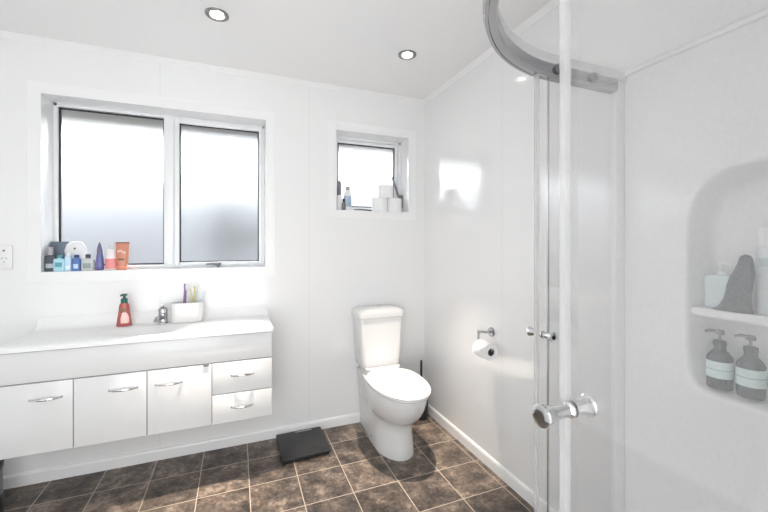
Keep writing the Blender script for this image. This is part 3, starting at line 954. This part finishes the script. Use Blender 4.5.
# lining with moulded niche (real recess in the wall)
lin = thing('shower_lining', 'white moulded acrylic shower lining with a two-tier shelf niche', 'shower lining', (0, -2.05, .125))
LX = -.008
ny, nz = (RY0 + RY1) / 2, (RZ0 + RZ1) / 2
hy, hz = (RY1 - RY0) / 2, (RZ1 - RZ0) / 2
NA = 96
def niche_outline(d, x):
    """rounded outline, top corners fuller than the bottom ones"""
    out = []
    for i in range(NA):
        a = 2 * PI * (i + .5) / NA
        c, s = math.cos(a), math.sin(a)
        p = 4.2 if s > 0 else 11
        k = (abs(c) ** p + abs(s) ** p) ** (-1 / p)
        top = 0
        yy, zz = (hy - d) * c * k, (hz - d) * s * k
        out.append(Vector((x, ny + yy, nz + zz)))
    return out
def outer_rect(x, y0, y1, z0, z1):
    out = []
    for i in range(NA):
        a = 2 * PI * (i + .5) / NA
        c, s = math.cos(a), math.sin(a)
        ry = (y1 - ny) / c if c > 0 else (y0 - ny) / c
        rz_ = (z1 - nz) / s if s > 0 else (z0 - nz) / s
        k = min(ry, rz_)
        out.append(Vector((x, ny + c * k, nz + s * k)))
    # square the corners
    for (cy, cz) in ((y0, z0), (y0, z1), (y1, z0), (y1, z1)):
        q = min(out, key=lambda v: (v.y - cy) ** 2 + (v.z - cz) ** 2)
        q.y, q.z = cy, cz
    return out
DEP = .095
bm = new()
loft(bm, [outer_rect(-.0005, SEND + .001, SY + .0, .126, 1.912), outer_rect(LX, SEND + .001, SY + .0, .126, 1.912), niche_outline(-.020, LX), niche_outline(-.012, LX - .003), niche_outline(-.004, LX - .003), niche_outline(.002, LX + .003), niche_outline(.006, LX + .015),
          niche_outline(.018, DEP - .03), niche_outline(.026, DEP - .010), niche_outline(.045, DEP)], cap0=False)
obj('lining_panel', bm, M_acryl, lin, ang=50)
bm = new(); box(bm, -.985 + .08, LX, SEND, SEND + .008, .126, 1.912, .002); obj('side_panel', bm, M_acryl, lin)
# shelf across the niche
bm = new()
SHZ = 1.088
def shelf_outline(z, ins):
    pts = []
    n = 20
    for i in range(n + 1):
        y = RY0 + .012 + ins + (RY1 - RY0 - .024 - 2 * ins) * i / n
        t = (y - ny) / hy
        pts.append(Vector((LX + .004 - .010 * (1 - t ** 4) + ins, y, z)))
    return pts + [Vector((DEP - .012, RY1 - .022, z)), Vector((DEP - .012, RY0 + .022, z))]
loft(bm, [shelf_outline(SHZ - .026, .006), shelf_outline(SHZ - .020, 0), shelf_outline(SHZ - .004, 0), shelf_outline(SHZ, .004)])
obj('shelf', bm, M_acryl, lin, ang=40)
bm = new(); box(bm, -.020, -.0005, SEND + .01, SY, 1.912, 1.932, .003); obj('top_trim', bm, M_trim, lin)

# screen
scr = thing('shower_screen', 'curved glass shower screen with chrome rail, its two doors slid open', 'shower screen', (-.45, -2.05, .125))
def rail(bm, z0, z1, o0, o1):
    a, b, c = (spath(o, 40, -.064) for o in (o0, o1, (o0 + o1) / 2))
    rings = []
    for p, q, m in zip(a, b, c):
        def P(u, z): return Vector((p[0] + (q[0] - p[0]) * u, p[1] + (q[1] - p[1]) * u, z))
        h = z1 - z0
        prof = [(0, .25), (.12, 0), (.34, 0), (.34, .25), (.40, .25), (.40, 0), (.88, 0), (1, .2), (1, .8), (.9, 1), (.1, 1), (0, .75), (0, .56), (.06, .52), (.06, .44), (0, .40)]
        rings.append([P(u, z0 + h * t) for u, t in prof])
    loft(bm, rings)
bm = new(); rail(bm, 1.846, 1.892, 0, .036); obj('top_rail', bm, M_railm, scr, ang=25)
bm = new(); rail(bm, .126, .160, 0, .036); obj('bottom_rail', bm, M_railm, scr, ang=25)
for (a, b, c, d) in ((-.062, -.009, SY - .024, SY - .002), (SXO + .004, SXO + .036, SEND + .001, SEND + .050)):
    bm = new(); box(bm, a, b, c, d, .126, 1.892, .004); obj('wall_channel', bm, M_trim, scr)

def panel(pts, z0, z1, th):
    """bent glass sheet following pts (xy), thickness th to the inside"""
    bm = new()
    n = len(pts)
    ring = []
    nor = []
    for i, p in enumerate(pts):
        a = Vector(pts[max(i - 1, 0)]); b = Vector(pts[min(i + 1, n - 1)])
        d = (b - a).normalized()
        nor.append(Vector((-d.y, d.x)))
    inner = [Vector(p) + nor[i] * th for i, p in enumerate(pts)]
    rings = []
    for p, q in zip(pts, inner):
        rings.append([Vector((p[0], p[1], z0)), Vector((p[0], p[1], z1)), Vector((q.x, q.y, z1)), Vector((q.x, q.y, z0))])
    loft(bm, rings)
    return bm
def run(off, a, b, n=16):
    """a, b: metres along the path, from the wall at x=0"""
    r = RAD - off
    L1 = -CXs; L2 = L1 + r * PI / 2
    out = []
    for i in range(n + 1):
        s = a + (b - a) * i / n
        if s <= L1: out.append((-s, SY - off))
        elif s <= L2:
            t = PI / 2 + (s - L1) / r
            out.append((CXs + r * math.cos(t), CYs + r * math.sin(t)))
        else: out.append((SXO + off, CYs - (s - L2)))
    return out
def plen(off): return -CXs + (RAD - off) * PI / 2 + (CYs - SEND)
# fixed panes
fp = obj('fixed_pane', panel(run(.008, .05, .375), .150, 1.850, .004), M_glass_far, scr, sharp=True)
obj('edge_strip', panel(run(.007, .371, .3755, 2), .152, 1.846, .006), M_satin, fp, sharp=True)
Lf = plen(.008)
obj('fixed_pane', panel(run(.008, Lf - .362, Lf - .03), .150, 1.850, .004), M_glass, scr, sharp=True)
# sliding doors, each with seal, knobs and rollers
def door(a, b, edge, m, kn, rollers, KZ):
    off = .019
    d = obj('sliding_door', panel(run(off, a, b), .145, 1.872, .005), m, scr, sharp=True)
    e0, e1 = (edge, edge + .010) if edge == a else (edge - .012, edge)
    q = run(off - .004, e0, e1, 2)
    obj('edge_seal', panel(q, .162, 1.845, .012), M_seal, d, sharp=True)
    kx = run(off, kn, kn + .001, 1)
    p = Vector(kx[0]); dd = (Vector(kx[1]) - p).normalized(); nn = Vector((-dd.y, dd.x))   # towards the inside
    for s in (-1, 1):
        bm = new()
        c = p + (nn * .005 if s > 0 else Vector((0, 0)))
        ax = nn * s
        lathe(bm, (c.x, c.y, KZ), [(r_, h_ * (.62 if s > 0 else 1)) for r_, h_ in ((.013, 0), (.0125, .003), (.0095, .006), (.0095, .020), (.0115, .036), (.0150, .048), (.0170, .052), (.0165, .056), (.012, .0575), (.008, .0575))], axis=(ax.x, ax.y, 0), n=28)
        obj('door_knob', bm, M_chrome, d)
    for rs in rollers:
        q = run(.0345, rs, rs + .001, 1)
        p2 = Vector(q[0]); d2 = (Vector(q[1]) - p2).normalized(); n2 = Vector((-d2.y, d2.x))
        bm = new()
        lathe(bm, (p2.x, p2.y, 1.876), [(.006, 0), (.016, .001), (.016, .012), (.010, .013), (.009, .017), (.003, .018)], axis=(n2.x, n2.y, 0), n=24)
        obj('roller', bm, M_grey, d)
    return d
door(.066, .448, .448, M_glass_far, .405, (.352, .19), .985)
Ld = plen(.019)
NE = -CXs + (RAD - .019) * PI / 2 - .009
door(NE, Ld - .02, NE, M_glass, NE + .008, (NE + .08, NE + .3), 1.040)

# dome over the shower
dome = thing('shower_dome', 'clear acrylic steam cover resting on top of the shower screen', 'shower cover', (-.45, -2.05, 1.90))
bm = new()
def dring(off, z):
    o = spath(off, 28)
    q = [Vector((x, y, z)) for x, y in o] + [Vector((0, SEND, z))]
    ins = max(off, .0) * .6
    q[0].x = -.002 - ins; q[-2].y = SEND + .002 + ins; q[-1] = Vector((-.002 - ins, SEND + .002 + ins, z))
    return q
loft(bm, [dring(0.0, 1.9265), dring(.05, 1.9265), dring(.075, 1.940), dring(.085, 1.955), dring(.105, 1.968), dring(.2, 1.985)], cap0=False)
obj('dome_sheet', bm, M_dome, dome, ang=50)
bm = new()
a = spath(.004, 40); b = spath(.030, 40)
loft(bm, [[Vector((p[0], p[1], 1.8925)), Vector((p[0], p[1], 1.926)), Vector((q[0], q[1], 1.926)), Vector((q[0], q[1], 1.8925))] for p, q in zip(a, b)])
obj('dome_flange', bm, M_seal, dome, ang=25)

# ------------------------------------------------------------------ toiletries in the niche
NZ0 = RZ0 + .019
def speck_mat(name, a, b, sc=160):
    m = mat(name, a, .4)
    bs = m.node_tree.nodes['Principled BSDF']
    tc = nd(m, 'ShaderNodeTexCoord')
    n = noise(m, tc.outputs['Object'], sc, 3, .7)
    lk(m, ramp(m, n, [(.42, a), (.62, b)]), bs.inputs['Base Color'])
    return m
M_bott = mat('bottle_dark_slate', (.018, .030, .036), .25)
M_tealab = mat('label_pale_mint', (.62, .76, .73), .4)
M_rule = mat('label_rule_grey', (.22, .30, .30), .5)
M_pumpg = mat('pump_warm_grey', (.20, .19, .18), .35)
def hair_bottle(x, y, z, label, dx=-.1, dy=1):
    t = thing('pump_bottle', label, 'pump bottle', (x, y, z), 'dark pump bottles in the lower niche')
    bm = new(); lathe(bm, (x, y, z), [(.030, 0), (.032, .004), (.032, .090), (.029, .099), (.021, .110), (.0155, .116), (.0145, .132)], n=36); obj('bottle_body', bm, M_bott, t)
    bm = new(); lathe(bm, (x, y, z), [(.0322, .034), (.0325, .034), (.0325, .084), (.0322, .084)], n=36, cap0=False, cap1=False); l = obj('label', bm, M_tealab, t)
    bm = new(); lathe(bm, (x, y, z), [(.0325, .058), (.0328, .0585), (.0328, .0600), (.0325, .0605)], n=36, cap0=False, cap1=False); obj('label_rule', bm, M_rule, l)
    bm = new(); lathe(bm, (x, y, z + .131), [(.0165, 0), (.0165, .012), (.012, .015)], n=24); obj('collar', bm, M_bott, t)
    bm = new(); cyl(bm, (x, y, z + .142), (x, y, z + .166), .004, n=12)
    lathe(bm, (x, y, z + .164), [(.011, 0), (.012, .003), (.011, .012), (.008, .014)], n=20)
    d = Vector((dx, dy, 0)).normalized()
    tube(bm, [Vector((x, y, z + .172)), Vector((x, y, z + .173)) + d * .02, Vector((x, y, z + .168)) + d * .036], .004, rr=[.006, .005, .004], n=10); obj('pump', bm, M_pumpg, t)
hair_bottle(.034, -1.868, NZ0, 'dark slate pump bottle with mint label, outermost in the lower niche')
hair_bottle(.034, -1.942, NZ0, 'dark slate pump bottle with mint label, inner of the pair in the lower niche')
# a third, pale bottle beyond them
x, y, z = .040, -2.045, NZ0
t = thing('pump_bottle', 'pale mint bottle beyond the two dark bottles in the lower niche', 'bottle', (x, y, z))
bm = new(); lathe(bm, (x, y, z), [(.032, 0), (.036, .004), (.036, .11), (.030, .122), (.014, .13), (.013, .14)], n=32); obj('bottle_body', bm, M_tealab, t)
bm = new(); lathe(bm, (x, y, z + .14), [(.015, 0), (.015, .022), (.012, .024)], n=20); obj('cap', bm, M_plastic_w, t)
# upper shelf
UZ = SHZ + .0005
x, y = .052, -1.863
t = thing('lotion_bottle', 'pale mint square bottle with white pump on the upper niche shelf', 'bottle', (x, y, UZ))
bm = new(); loft(bm, [[Vector((px, py, z)) for px, py in rrect(x, y, hx, hyy, .012)] for hx, hyy, z in ((.018, .036, UZ), (.021, .039, UZ + .004), (.021, .039, UZ + .092), (.018, .034, UZ + .100), (.012, .014, UZ + .104))]); obj('bottle_body', bm, mat('bottle_mint_white', (.66, .76, .76), .25), t)
bm = new(); pump_head(bm, (x, y), UZ + .103, .9, 0, -1); obj('pump', bm, M_plastic_w, t)
x, y = .052, -1.990
t = thing('shampoo_bottle', 'tall pale mint bottle beside the dark mesh scrubber', 'bottle', (x, y, UZ))
bm = new(); oval_body(bm, x, y, [(.022, .040, UZ), (.024, .042, UZ + .005), (.024, .042, UZ + .13), (.023, .041, UZ + .165), (.023, .041, UZ + .185), (.021, .034, UZ + .192)], p=3); obj('bottle_body', bm, mat('bottle_pale_mint', (.74, .80, .80), .25), t)
bm = new(); oval_body(bm, x, y, [(.022, .038, UZ + .192), (.022, .038, UZ + .240), (.019, .033, UZ + .247)], p=3); obj('cap', bm, M_plastic_w, t)
bm = new(); oval_body(bm, x, y, [(.0244, .0395, UZ + .135), (.0244, .0395, UZ + .160)], p=3); obj('label', bm, mat('label_grey_mint', (.52, .60, .60), .4), t)
# scrubbing cloth heaped against the bottle
t = thing('mesh_scrubber', 'charcoal mesh body scrubber heaped on the upper niche shelf', 'body scrubber', (.006, -1.92, UZ))
bm = new()
rings = []
N1, N2 = 30, 48
for k in range(N1 + 1):
    h = k / N1
    f = 1
    yl = -1.860 - .066 * h ** .62 - .004 * math.sin(9 * h)
    yr = -1.957 + .004 * math.sin(7 * h)
    if h > .9:
        f = math.sqrt(max(0, 1 - ((h - .9) / .1) ** 2)) * .9 + .1
        m_ = (yl + yr) / 2; yl = m_ + (yl - m_) * f; yr = m_ + (yr - m_) * f
    rx_ = .021 * (1 - .35 * h) * (1 if h < .9 else f)
    ring = []
    for i in range(N2):
        a = 2 * PI * i / N2
        nz_ = 1 + .07 * math.sin(31 * h + 5 * a) * math.sin(9 * a - 17 * h) + .05 * math.sin(57 * h) * math.cos(13 * a)
        ring.append(Vector((.010 + rx_ * math.cos(a) * nz_, (yl + yr) / 2 + (yl - yr) / 2 * math.sin(a) * (1 + (nz_ - 1) * .6), UZ + .170 * h)))
    rings.append(ring)
loft(bm, rings)
obj('scrubber_mesh', bm, speck_mat('mesh_charcoal', (.012, .016, .018), (.10, .12, .13)), t, ang=80)
